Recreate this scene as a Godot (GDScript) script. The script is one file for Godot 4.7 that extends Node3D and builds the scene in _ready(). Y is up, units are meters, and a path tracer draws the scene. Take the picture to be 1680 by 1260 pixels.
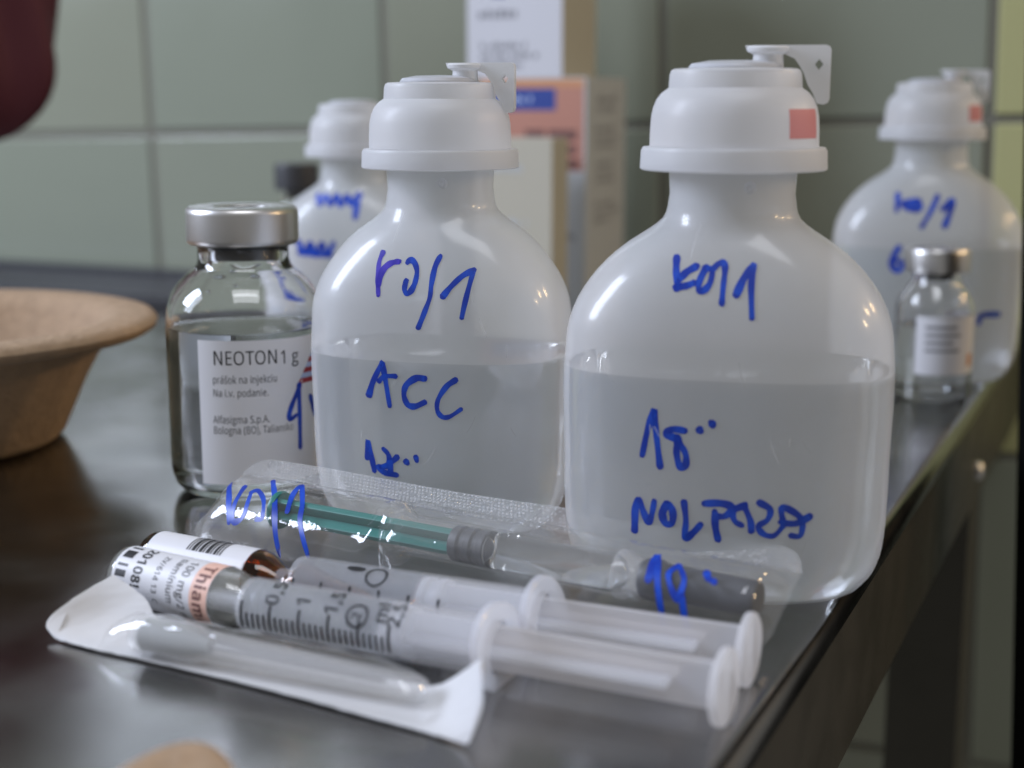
extends Node3D
# Still life on a steel hospital trolley: infusion bottles, vial, ampoules, syringes. Lengths inside builders are in millimetres.

const MM := 0.001
var M := {}
var cache := {}


func lin(r: float, g: float, b: float, a := 1.0) -> Color:
	var c := Color(r, g, b).linear_to_srgb()
	c.a = a
	return c


# ---------------------------------------------------------------- materials
func mat(called: String, c: Color, rough := 0.5, metal := 0.0) -> StandardMaterial3D:
	var m := StandardMaterial3D.new()
	m.resource_name = called
	m.albedo_color = c
	m.roughness = rough
	m.metallic = metal
	M[called] = m
	return m


func hazy(called: String, c: Color, rough: float, back: float, coat := 0.0, coat_rough := 0.1) -> StandardMaterial3D:
	var m := mat(called, c, rough)
	if c.a < 1.0:
		m.transparency = BaseMaterial3D.TRANSPARENCY_ALPHA
	if back > 0.0:
		m.backlight_enabled = true
		m.backlight = Color(back, back, back)
	if coat > 0.0:
		m.clearcoat_enabled = true
		m.clearcoat = coat
		m.clearcoat_roughness = coat_rough
	return m


func clear_solid(called: String, c: Color, scale: float, rough := 0.0) -> StandardMaterial3D:
	var m := mat(called, c, rough)
	m.refraction_enabled = true
	m.refraction_scale = scale
	m.transparency = BaseMaterial3D.TRANSPARENCY_ALPHA
	return m


func noise_tex(freq: float, seed_no: int, lo: float, hi: float, kind := FastNoiseLite.TYPE_SIMPLEX_SMOOTH, size := 512, bumps := 0.0) -> NoiseTexture2D:
	var n := FastNoiseLite.new()
	n.noise_type = kind
	n.frequency = freq
	n.seed = seed_no
	n.fractal_octaves = 4
	var t := NoiseTexture2D.new()
	t.width = size
	t.height = size
	t.seamless = true
	t.noise = n
	if bumps > 0.0:
		t.as_normal_map = true
		t.bump_strength = bumps
	else:
		var g := Gradient.new()
		g.set_color(0, Color(lo, lo, lo))
		g.set_color(1, Color(hi, hi, hi))
		t.color_ramp = g
	return t


func tri(m: StandardMaterial3D, s: float, world := true) -> void:
	m.uv1_triplanar = true
	m.uv1_world_triplanar = world
	m.uv1_scale = Vector3(s, s, s)


func materials() -> void:
	# polythene of the infusion bottles and their caps
	for w in [["polythene", lin(0.74, 0.77, 0.82, 0.56)], ["wet_polythene", lin(0.70, 0.74, 0.80, 0.49)]]:
		var pe := hazy(w[0], w[1], 1.0, 0.9, 1.0, 0.12)
		pe.roughness_texture = noise_tex(0.02, 41, 0.26, 0.46, FastNoiseLite.TYPE_SIMPLEX_SMOOTH, 256)
		tri(pe, 22.0, false)
	hazy("cap_plastic", lin(0.66, 0.67, 0.70, 0.76), 0.48, 0.95, 0.2, 0.25)
	hazy("tab_plastic", lin(0.74, 0.75, 0.77, 0.80), 0.4, 0.8)
	clear_solid("water", lin(0.94, 0.97, 1.0, 0.0), 0.033)
	clear_solid("clear_glass", lin(1.0, 1.0, 1.0, 0.0), 0.047)
	clear_solid("amber_glass", lin(0.50, 0.20, 0.035, 0.0), 0.05)
	mat("aluminium", lin(0.62, 0.61, 0.60), 0.36, 1.0)
	mat("rubber", lin(0.035, 0.036, 0.040), 0.5)
	mat("septum_grey", lin(0.42, 0.43, 0.46), 0.4)
	hazy("label_paper", lin(0.66, 0.66, 0.69), 0.45, 0.35)
	mat("print_black", lin(0.012, 0.012, 0.014), 0.5)
	mat("print_grey", lin(0.10, 0.10, 0.11), 0.5)
	mat("print_red", lin(0.30, 0.02, 0.03), 0.5)
	mat("print_blue", lin(0.02, 0.05, 0.26), 0.5)
	mat("print_pale_blue", lin(0.38, 0.46, 0.66), 0.5)
	mat("print_salmon", lin(0.72, 0.45, 0.36), 0.5)
	var ink := hazy("ink", lin(1, 1, 1, 0.96), 0.35, 0.25)
	ink.vertex_color_use_as_albedo = true
	hazy("sticker_red", lin(0.60, 0.17, 0.18, 0.85), 0.5, 0.3)
	# film and syringes
	var film := mat("film", lin(1, 1, 1, 0.03), 0.05)
	film.transparency = BaseMaterial3D.TRANSPARENCY_ALPHA
	var crinkled := mat("crinkled_film", lin(1, 1, 1, 0.03), 0.06)
	crinkled.transparency = BaseMaterial3D.TRANSPARENCY_ALPHA
	crinkled.normal_enabled = true
	crinkled.normal_texture = noise_tex(0.012, 15, 0, 1, FastNoiseLite.TYPE_SIMPLEX_SMOOTH, 256, 8.0)
	crinkled.normal_scale = 0.16
	hazy("scuff_white", lin(0.9, 0.9, 0.92, 0.35), 0.6, 0.5)
	var vial_glass := mat("thin_glass", lin(0.62, 0.64, 0.60, 0.14), 0.03)
	vial_glass.transparency = BaseMaterial3D.TRANSPARENCY_ALPHA
	var thin := mat("thin_sheath", lin(0.80, 0.81, 0.84, 0.15), 0.06)
	thin.transparency = BaseMaterial3D.TRANSPARENCY_ALPHA
	hazy("hub_plastic", lin(0.30, 0.33, 0.33, 0.75), 0.35, 0.4)
	var knurl := mat("knurled_film", lin(0.8, 0.8, 0.8, 0.10), 0.14)
	knurl.transparency = BaseMaterial3D.TRANSPARENCY_ALPHA
	knurl.normal_enabled = true
	knurl.normal_texture = noise_tex(0.09, 5, 0, 1, FastNoiseLite.TYPE_CELLULAR, 256, 12.0)
	knurl.normal_scale = 2.0
	hazy("sealed_film", lin(0.75, 0.76, 0.78, 0.08), 0.3, 0.6)
	hazy("barrel_plastic", lin(0.72, 0.74, 0.80, 0.27), 0.3, 0.8, 1.0, 0.1)
	hazy("plunger_plastic", lin(0.72, 0.73, 0.78, 0.56), 0.35, 0.9, 0.4, 0.2)
	hazy("flange_plastic", lin(0.70, 0.73, 0.84, 0.50), 0.3, 0.9, 1.0, 0.12)
	hazy("teal_plastic", lin(0.022, 0.17, 0.15), 0.4, 0.25)
	mat("shield_grey", lin(0.055, 0.058, 0.068), 0.5)
	hazy("paper", lin(0.60, 0.60, 0.61), 0.85, 0.4)
	hazy("sheath_plastic", lin(0.75, 0.77, 0.80, 0.22), 0.28, 0.8, 1.0, 0.08)
	hazy("embossing", lin(0.85, 0.86, 0.88, 0.24), 0.35, 0.6)
	mat("needle_steel", lin(0.55, 0.55, 0.56), 0.25, 1.0)
	# surroundings
	var steel := mat("brushed_steel", lin(0.42, 0.41, 0.395), 1.0, 1.0)
	steel.roughness_texture = noise_tex(0.014, 3, 0.14, 0.27)
	steel.albedo_texture = noise_tex(0.006, 9, 0.62, 1.0)
	tri(steel, 4.0)
	var apron := mat("shaded_steel", lin(0.045, 0.042, 0.032), 1.0, 0.4)  # same steel as the top, its dark reflections put into the colour
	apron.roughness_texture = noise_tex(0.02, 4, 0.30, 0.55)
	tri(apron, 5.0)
	var k := 0
	for c in [lin(0.222, 0.242, 0.188), lin(0.230, 0.247, 0.192), lin(0.214, 0.236, 0.184), lin(0.228, 0.240, 0.182)]:
		var tile := mat("glazed_tile_%d" % k, c, 1.0)
		tile.roughness_texture = noise_tex(0.01, 20 + k, 0.10, 0.24, FastNoiseLite.TYPE_SIMPLEX_SMOOTH, 256)
		tile.normal_enabled = true
		tile.normal_texture = noise_tex(0.008, 30 + k, 0, 1, FastNoiseLite.TYPE_SIMPLEX_SMOOTH, 256, 2.0)
		tile.normal_scale = 0.25
		tri(tile, 3.0)
		k += 1
	mat("yellow_tile", lin(0.40, 0.39, 0.19), 0.2)
	mat("grout", lin(0.155, 0.148, 0.118), 0.9)
	mat("shade_strip_grey", lin(0.035, 0.035, 0.04), 0.6)  # dark tone of the strip added as shade at the wall foot
	mat("black_paint", lin(0.004, 0.004, 0.004), 0.9).metallic_specular = 0.1
	var pulp := mat("moulded_pulp", lin(0.37, 0.255, 0.16), 0.9)
	pulp.normal_enabled = true
	pulp.normal_texture = noise_tex(0.05, 6, 0, 1, FastNoiseLite.TYPE_SIMPLEX_SMOOTH, 512, 8.0)
	pulp.normal_scale = 0.3
	pulp.albedo_texture = noise_tex(0.03, 16, 0.86, 1.0)
	tri(pulp, 12.0)
	mat("white_card", lin(0.54, 0.54, 0.57), 0.6)
	mat("grey_card", lin(0.44, 0.46, 0.47), 0.6)
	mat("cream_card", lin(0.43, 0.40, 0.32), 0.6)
	mat("print_orange", lin(0.52, 0.25, 0.12), 0.6)
	mat("print_box_salmon", lin(0.43, 0.20, 0.145), 0.6)
	mat("print_brown", lin(0.16, 0.07, 0.06), 0.6)
	mat("print_lilac_grey", lin(0.24, 0.24, 0.26), 0.6)
	hazy("red_cloth", lin(0.065, 0.005, 0.012), 0.7, 0.1)


# ---------------------------------------------------------------- mesh making
# V in mm, I triangles wound so that (b-a)x(c-a) points outwards; closed meshes are turned outwards by their volume.
func mk(V: PackedVector3Array, I: PackedInt32Array, closed := true, crease := 40.0, UV := PackedVector2Array(), C := PackedColorArray()) -> ArrayMesh:
	var n := I.size() / 3
	var flip := false
	if closed:
		var vol := 0.0
		for t in n:
			vol += V[I[t * 3]].dot(V[I[t * 3 + 1]].cross(V[I[t * 3 + 2]]))
		flip = vol < 0.0
	var FN := PackedVector3Array()
	FN.resize(n)
	var around := []
	around.resize(V.size())
	for i in V.size():
		around[i] = PackedInt32Array()
	for t in n:
		var a := V[I[t * 3]]
		var f := (V[I[t * 3 + 1]] - a).cross(V[I[t * 3 + 2]] - a)
		FN[t] = -f if flip else f
		for k in 3:
			around[I[t * 3 + k]].append(t)
	var cut := cos(deg_to_rad(crease))
	var P := PackedVector3Array()
	var N := PackedVector3Array()
	var T := PackedVector2Array()
	var X := PackedInt32Array()
	var K := PackedColorArray()
	for t in n:
		var own := FN[t].normalized()
		if FN[t].length_squared() < 1e-18:
			continue
		var first := P.size()
		for k in 3:
			var v := I[t * 3 + k]
			var s := Vector3.ZERO
			for o in around[v]:
				if FN[o].normalized().dot(own) >= cut:
					s += FN[o]
			P.append(V[v] * MM)
			N.append(s.normalized() if s.length_squared() > 0.0 else own)
			if UV.size():
				T.append(UV[v])
			if C.size():
				K.append(C[v])
		if flip:
			X.append_array([first, first + 1, first + 2])
		else:
			X.append_array([first, first + 2, first + 1])
	var A := []
	A.resize(Mesh.ARRAY_MAX)
	A[Mesh.ARRAY_VERTEX] = P
	A[Mesh.ARRAY_NORMAL] = N
	if UV.size():
		A[Mesh.ARRAY_TEX_UV] = T
	if C.size():
		A[Mesh.ARRAY_COLOR] = K
	A[Mesh.ARRAY_INDEX] = X
	var mesh := ArrayMesh.new()
	mesh.add_surface_from_arrays(Mesh.PRIMITIVE_TRIANGLES, A)
	return mesh


# rings of equal length, joined one to the next; the ends closed with fans when caps is true, the last joined to the first when ring is true
func loft(rings: Array, caps := true, crease := 40.0, ring := false, wrap := true) -> ArrayMesh:
	var V := PackedVector3Array()
	var I := PackedInt32Array()
	var m: int = rings[0].size()
	for r in rings:
		V.append_array(r)
	var count := rings.size() if ring else rings.size() - 1
	for i in count:
		var p := i * m
		var q := ((i + 1) % rings.size()) * m
		for j in (m if wrap else m - 1):
			var k := (j + 1) % m
			I.append_array([p + j, q + j, q + k, p + j, q + k, p + k])
	if caps and not ring:
		for e in [0, rings.size() - 1]:
			var c := Vector3.ZERO
			for v in rings[e]:
				c += v
			V.append(c / m)
			for j in m:
				var k := (j + 1) % m
				if e == 0:
					I.append_array([V.size() - 1, e * m + j, e * m + k])
				else:
					I.append_array([V.size() - 1, e * m + k, e * m + j])
	return mk(V, I, caps or ring, crease)


# profile: [along, radius] pairs, flat list; axis 1 = up, 0 = along x
func lathe(profile: Array, axis := 1, seg := 48, ring := false, crease := 40.0, from := 0.0, to := TAU) -> ArrayMesh:
	var rings := []
	var whole := is_equal_approx(to - from, TAU)
	for i in range(0, profile.size(), 2):
		var r := PackedVector3Array()
		for j in (seg if whole else seg + 1):
			var a := from + (to - from) * j / seg
			var rad: float = maxf(profile[i + 1], 0.0005)
			r.append(Vector3(rad * cos(a), profile[i], rad * sin(a)) if axis == 1 else Vector3(profile[i], rad * cos(a), rad * sin(a)))
		rings.append(r)
	if not whole:
		return loft(rings, false, crease, false, false)
	return loft(rings, not ring, crease, ring)


func box(lo: Vector3, hi: Vector3, bevel := 0.0) -> ArrayMesh:
	if bevel <= 0.0:
		bevel = 0.001
	var rings := []
	var b := bevel
	for s in [[lo.y, b], [lo.y + b * 0.3, b * 0.3], [lo.y + b, 0.0], [hi.y - b, 0.0], [hi.y - b * 0.3, b * 0.3], [hi.y, b]]:
		var d: float = s[1]
		var r := PackedVector3Array()
		var x0 := lo.x + d
		var x1 := hi.x - d
		var z0 := lo.z + d
		var z1 := hi.z - d
		for p in [[x0 + b, z0], [x1 - b, z0], [x1 - b * 0.3, z0 + b * 0.3], [x1, z0 + b], [x1, z1 - b], [x1 - b * 0.3, z1 - b * 0.3], [x1 - b, z1], [x0 + b, z1], [x0 + b * 0.3, z1 - b * 0.3], [x0, z1 - b], [x0, z0 + b], [x0 + b * 0.3, z0 + b * 0.3]]:
			r.append(Vector3(p[0], s[0], p[1]))
		rings.append(r)
	return loft(rings, true, 50.0)


# an outline in x, y given a thickness in z
func slab(outline: PackedVector2Array, z0: float, z1: float) -> ArrayMesh:
	var tris := Geometry2D.triangulate_polygon(outline)
	var V := PackedVector3Array()
	var I := PackedInt32Array()
	var n := outline.size()
	for z in [z0, z1]:
		for p in outline:
			V.append(Vector3(p.x, p.y, z))
	var turn := Geometry2D.is_polygon_clockwise(outline)
	for t in range(0, tris.size(), 3):
		var a := tris[t]
		var b := tris[t + 1]
		var c := tris[t + 2]
		var ccw := (outline[b] - outline[a]).cross(outline[c] - outline[a]) > 0.0
		if not ccw:
			var k := b
			b = c
			c = k
		I.append_array([n + a, n + b, n + c, a, c, b])
	for j in n:
		var k := (j + 1) % n
		if turn:
			I.append_array([j, n + k, k, j, n + j, n + k])
		else:
			I.append_array([j, k, n + k, j, n + k, n + j])
	return mk(V, I, true, 30.0)


func smooth2(flat: Array, per := 6) -> PackedVector2Array:
	var p := PackedVector2Array()
	for i in range(0, flat.size(), 2):
		p.append(Vector2(flat[i], flat[i + 1]))
	if p.size() == 2:
		for k in 7:
			p.append(p[0].lerp(p[1], k / 6.0))
		return p.slice(2)
	var out := PackedVector2Array()
	for i in p.size() - 1:
		var a := p[maxi(i - 1, 0)]
		var d := p[mini(i + 2, p.size() - 1)]
		for k in per:
			out.append(p[i].cubic_interpolate(p[i + 1], a, d, float(k) / per))
	out.append(p[p.size() - 1])
	return out


# pen strokes of one width, laid on a surface by place(x, y) -> Vector3 (mm)
func pen(strokes: Array, width: float, place: Callable, rng: RandomNumberGenerator, lift := 0.012, purple := 0) -> ArrayMesh:
	var V := PackedVector3Array()
	var I := PackedInt32Array()
	var C := PackedColorArray()
	var lay := 0.0
	var stroke_no := 0
	for s in strokes:
		stroke_no += 1
		var deep := Color(0.002, 0.030, 0.33) if stroke_no > purple else Color(0.030, 0.020, 0.36)
		var pale := Color(0.006, 0.075, 0.55) if stroke_no > purple else Color(0.075, 0.050, 0.50)
		var c := smooth2(s)
		var n := c.size()
		var w := PackedFloat32Array()
		var start := rng.randf_range(0.9, 1.15)
		var end := rng.randf_range(0.75, 1.05)
		for i in n:
			w.append(width * 0.5 * lerpf(start, end, float(i) / maxi(n - 1, 1)) * (1.0 + 0.07 * sin(i * 0.9 + start * 40.0)) * (1.0 + 0.10 * sin(i * 0.31 + end * 50.0)))
		lay += lift
		var first := V.size()
		for i in n:
			var d := (c[mini(i + 1, n - 1)] - c[maxi(i - 1, 0)]).normalized()
			var side := Vector2(-d.y, d.x)
			for k in [-1.0, -0.4, 0.4, 1.0]:
				var q: Vector3 = place.call(c[i] + side * w[i] * k, lay)
				V.append(q)
				C.append(deep.lerp(pale, clampf(0.45 + 0.4 * sin(i * 0.45 + start * 30.0) + rng.randf_range(-0.15, 0.15) - 0.25 * absf(k), 0.0, 1.0)))
		for i in n - 1:
			for k in 3:
				var a := first + i * 4 + k
				I.append_array([a, a + 4, a + 5, a, a + 5, a + 1])
		for e in [0, n - 1]:
			var d := (c[1] - c[0]).normalized() * -1.0 if e == 0 else (c[n - 1] - c[n - 2]).normalized()
			var hub := V.size()
			V.append(place.call(c[e], lay))
			C.append(deep)
			for k in 9:
				var a := -PI / 2 + PI * k / 8.0
				V.append(place.call(c[e] + d.rotated(a) * w[e] * (1.0 + rng.randf_range(-0.12, 0.12)), lay))
				C.append(deep)
			for k in 8:
				I.append_array([hub, hub + 1 + k, hub + 2 + k])
	return mk(V, I, false, 80.0, PackedVector2Array(), C)


# printed letters as flat outlines, laid on a surface by place(Vector2, lift); em in mm
func letters(lines: Array, place: Callable) -> ArrayMesh:
	var V := PackedVector3Array()
	var I := PackedInt32Array()
	for l in lines:
		var f := SystemFont.new()
		f.font_names = PackedStringArray(["Droid Sans"])
		if l.size() > 5 and l[5]:
			f.font_weight = 700
		var t := TextMesh.new()
		t.text = l[0]
		t.font = f
		t.font_size = 64
		t.pixel_size = 1.0 / 64.0
		t.depth = 0.0
		t.curve_step = 2.0
		t.horizontal_alignment = HORIZONTAL_ALIGNMENT_LEFT
		t.vertical_alignment = VERTICAL_ALIGNMENT_CENTER
		var s := t.surface_get_arrays(0)
		var P: PackedVector3Array = s[Mesh.ARRAY_VERTEX]
		var X: PackedInt32Array = s[Mesh.ARRAY_INDEX] if s[Mesh.ARRAY_INDEX] != null else PackedInt32Array(range(P.size()))
		var first := V.size()
		var wide: float = l[6] if l.size() > 6 else 1.0
		for p in P:
			V.append(place.call(Vector2(l[1] + p.x * l[3] * wide, l[2] + p.y * l[3]), 0.03))
		for i in X:
			I.append(first + i)
	return mk(V, I, false, 80.0)


# a patch over x0..x1, y0..y1 laid on a surface
func patch(x0: float, x1: float, y0: float, y1: float, place: Callable, lift := 0.03, nx := 12, ny := 2) -> ArrayMesh:
	var rings := []
	for i in nx + 1:
		var r := PackedVector3Array()
		for j in ny + 1:
			r.append(place.call(Vector2(lerpf(x0, x1, float(i) / nx), lerpf(y0, y1, float(j) / ny)), lift))
		rings.append(r)
	return loft(rings, false, 60.0, false, false)


# ---------------------------------------------------------------- nodes
func add(called: String, mesh: Mesh, m: String, parent: Node3D) -> MeshInstance3D:
	var o := MeshInstance3D.new()
	o.name = called
	o.mesh = mesh
	o.material_override = M[m]
	parent.add_child(o, true)
	return o


func thing(called: String, label: String, category: String, at := Vector3.ZERO, turn := 0.0, group := "") -> Node3D:
	var o := Node3D.new()
	var free := called
	var k := 0
	while has_node(NodePath(free)):
		k += 1
		free = "%s_%03d" % [called, k]
	o.name = free
	o.position = at
	o.rotation.y = turn
	o.set_meta("label", label)
	o.set_meta("category", category)
	if group:
		o.set_meta("group", group)
	add_child(o)
	return o


func built(key: String, make: Callable) -> Mesh:
	if not cache.has(key):
		cache[key] = make.call()
	return cache[key]


# ---------------------------------------------------------------- infusion bottle
# height, half width, half depth, squareness of the cross-section
const BODY := [[0, 20.5, 11.5, 2.4], [1, 23.6, 13.8, 2.4], [3, 26.2, 15.8, 2.4], [6, 28.1, 17.1, 2.5], [10, 29.1, 17.9, 2.6], [15, 29.5, 18.2, 2.7], [25, 29.6, 18.3, 2.8], [44, 29.6, 18.3, 2.8], [50.7, 28.7, 17.9, 2.8],
	[54, 27.4, 17.3, 2.7], [57.4, 25.3, 16.4, 2.6], [61, 22.2, 15.0, 2.5], [64.1, 18.5, 13.6, 2.3], [66.5, 14.8, 12.3, 2.1], [68.5, 12.3, 11.7, 2.0], [70.5, 11.5, 11.4, 2.0], [77.5, 11.4, 11.4, 2.0]]


func body_at(h: float, wx: float) -> Array:
	var i := 0
	while i < BODY.size() - 2 and BODY[i + 1][0] < h:
		i += 1
	var t: float = clampf((h - BODY[i][0]) / (BODY[i + 1][0] - BODY[i][0]), 0.0, 1.0)
	var out := []
	for k in [1, 2, 3]:
		var before: float = BODY[maxi(i - 1, 0)][k]
		var after: float = BODY[mini(i + 2, BODY.size() - 1)][k]
		out.append(cubic_interpolate_in_time(BODY[i][k], BODY[i + 1][k], before, after, t, BODY[i + 1][0] - BODY[i][0], BODY[maxi(i - 1, 0)][0] - BODY[i][0], BODY[mini(i + 2, BODY.size() - 1)][0] - BODY[i][0]))
	var keep := clampf((h - 60.0) / 10.0, 0.0, 1.0)
	out[0] *= lerpf(wx, 1.0, keep)
	return out


func body_ring(h: float, wx: float, inset: float, seg := 72) -> PackedVector3Array:
	var c := body_at(h, wx)
	var r := PackedVector3Array()
	for j in seg:
		var a := TAU * j / seg
		var co := cos(a)
		var si := sin(a)
		r.append(Vector3(signf(co) * pow(absf(co), 2.0 / c[2]) * (c[0] - inset), h, signf(si) * pow(absf(si), 2.0 / c[2]) * (c[1] - inset)))
	return r


func on_body(p: Vector2, lift: float, wx: float) -> Vector3:
	var c := body_at(p.y, wx)
	var q: float = clampf(absf(p.x) / c[0], 0.0, 0.999)
	return Vector3(p.x, p.y, c[1] * pow(1.0 - pow(q, c[2]), 1.0 / c[2]) + 0.06 + lift)


func infusion_bottle(label: String, at: Vector3, turn: float, level: float, writing: Array, size := 1.0, wx := 1.0, tab := true, sticker := false, pen_width := 1.2, purple := 0) -> Node3D:
	var t := thing("infusion_bottle", label, "bottle", at, turn, "translucent infusion bottles with blue handwriting")
	var rng := RandomNumberGenerator.new()
	rng.seed = int(level * 100.0)
	add("bottle_body", built("body%f_%f" % [wx, level], func():
		var rings := []
		for h in [level, level + 0.6, 46, 48, 50, 52, 54, 55.5, 57.4, 59, 61, 62.5, 64.1, 65.3, 66.5, 67.5, 68.5, 69.5, 70.5, 73, 77.4]:
			if h >= level:
				rings.append(body_ring(h, wx, 0.0))
		return loft(rings, false, 60.0)), "polythene", t)
	add("filled_wall", built("wet%f_%f" % [wx, level], func():
		var rings := []
		rings.append(body_ring(0.8, wx, 9.0))
		rings.append(body_ring(0.0, wx, 3.0))
		for h in [0.0, 0.4, 1, 2, 3, 4.5, 6, 8, 10, 12.5, 15, 20, 25, 30, 35, 40, 42, 44]:
			if h < level - 0.3:
				rings.append(body_ring(h, wx, 0.0))
		rings.append(body_ring(level, wx, 0.0))
		return loft(rings, false, 60.0)), "wet_polythene", t)
	add("liquid", built("liquid%f_%f" % [wx, level], func():
		var rings := []
		for h in [0.9, 1.4, 2, 3, 4.5, 6, 8, 10, 12.5, 15, 20, 25, 30, 35, level - 0.25]:
			rings.append(body_ring(h, wx, 0.9))
		rings.append(body_ring(level, wx, 0.75))
		rings.append(body_ring(level - 0.3, wx, 2.2))
		return loft(rings, true, 50.0)), "water", t)
	add("cap", built("cap", func(): return lathe([80.9, 14.6, 81.4, 14.95, 84, 14.9, 86.5, 14.75, 88.2, 14.4, 89.6, 13.8, 90.6, 13.0, 91.2, 12.2, 91.5, 11.75, 93.8, 11.6, 94.5, 11.35, 94.8, 10.8, 94.9, 8.6, 94.5, 8.4, 94.4, 0.0], 1, 64, false, 35.0)), "cap_plastic", t)
	add("cap_flange", built("flange", func(): return lathe([77.2, 11.9, 77.2, 16.3, 77.45, 16.6, 80.6, 16.45, 81.2, 16.1, 81.3, 14.5], 1, 64, false, 30.0)), "cap_plastic", t)
	add("septum", built("septum", func(): return lathe([94.3, 8.3, 95.1, 8.3, 95.7, 7.8, 96.2, 5.0, 96.35, 0.0], 1, 40, false, 30.0)), "septum_grey", t)
	if tab:
		add("pull_tab", built("tab", func(): return slab(PackedVector2Array([Vector2(1.6, 98.8), Vector2(15.6, 98.8), Vector2(16.2, 98.5), Vector2(16.4, 97.9), Vector2(16.4, 95.51), Vector2(15.15, 95.51), Vector2(14.4, 96.4), Vector2(13.65, 95.5), Vector2(14.4, 94.5), Vector2(15.15, 95.49),
			Vector2(16.4, 95.49), Vector2(16.4, 89.6), Vector2(16.1, 88.9), Vector2(15.4, 88.6), Vector2(14.3, 88.8), Vector2(13.5, 90.6), Vector2(12.6, 92.0), Vector2(11.8, 94.1), Vector2(11.0, 95.4), Vector2(10.2, 96.5), Vector2(8.6, 97.2), Vector2(7.0, 97.5), Vector2(2.9, 97.5), Vector2(1.9, 97.9)]), -0.75, 0.75)), "tab_plastic", t)
		add("tab_stem", built("stem", func():
			var m := lathe([94.4, 3.1, 95.0, 2.75, 97.2, 2.6, 97.7, 3.6, 98.3, 3.8, 98.7, 3.4, 98.75, 0.0], 1, 28, false, 35.0)
			return m), "tab_plastic", t).position = Vector3(5.6 * MM, 0, 0)
	add("neck_bump", built("bump", func(): return lathe([0.0, 0.0, 0.35, 0.6, 0.2, 0.95, -0.4, 1.1], 1, 20)), "polythene", t)
	var bump: Node3D = t.get_node("neck_bump")
	bump.position = Vector3(4.0, 74.6, 10.65) * MM
	bump.rotation.x = PI / 2
	if sticker:
		add("sticker", built("sticker", func(): return lathe([82.9, 15.02, 84, 15.0, 86.5, 14.85, 87.9, 14.62], 1, 10, false, 60.0, deg_to_rad(14), deg_to_rad(46))), "sticker_red", t)
	var words := []
	var last := -100.0
	for k in writing.size():
		if absf(writing[k][1] - last) > 9.0:
			words.append([])
		words[words.size() - 1].append(writing[k])
		last = writing[k][1]
	for k in words.size():
		add("handwriting", pen(words[k], pen_width, on_body.bind(wx), rng, 0.012, purple if k == 0 else 0), "ink", t)
	# fine white scuffs in the plastic
	var scuffs := []
	for k in 9:
		var x := rng.randf_range(-20.0, 20.0)
		var y := rng.randf_range(12.0, 58.0)
		var d := Vector2(rng.randf_range(-0.7, 0.7), -1.0) * rng.randf_range(1.0, 4.5)
		scuffs.append([x, y, x + d.x * 0.4, y + d.y * 0.5, x + d.x, y + d.y])
	scuffs.append([-4.0, 68.5, -4.9, 65.5, -5.4, 62.6])
	for k in scuffs.size():
		add("scuff", pen([scuffs[k]], rng.randf_range(0.10, 0.2), on_body.bind(wx), rng), "scuff_white", t)
	t.scale = Vector3.ONE * size
	return t


# ---------------------------------------------------------------- vials
func on_round(p: Vector2, lift: float, r: float) -> Vector3:   # x in mm round the front, y up
	var a := p.x / r
	return Vector3(sin(a) * (r + lift), p.y, cos(a) * (r + lift))


func on_round_deg(p: Vector2, lift: float, r: float) -> Vector3:   # x in mm measured on the radius r, written from degrees
	return on_round(p, lift, r)


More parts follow.
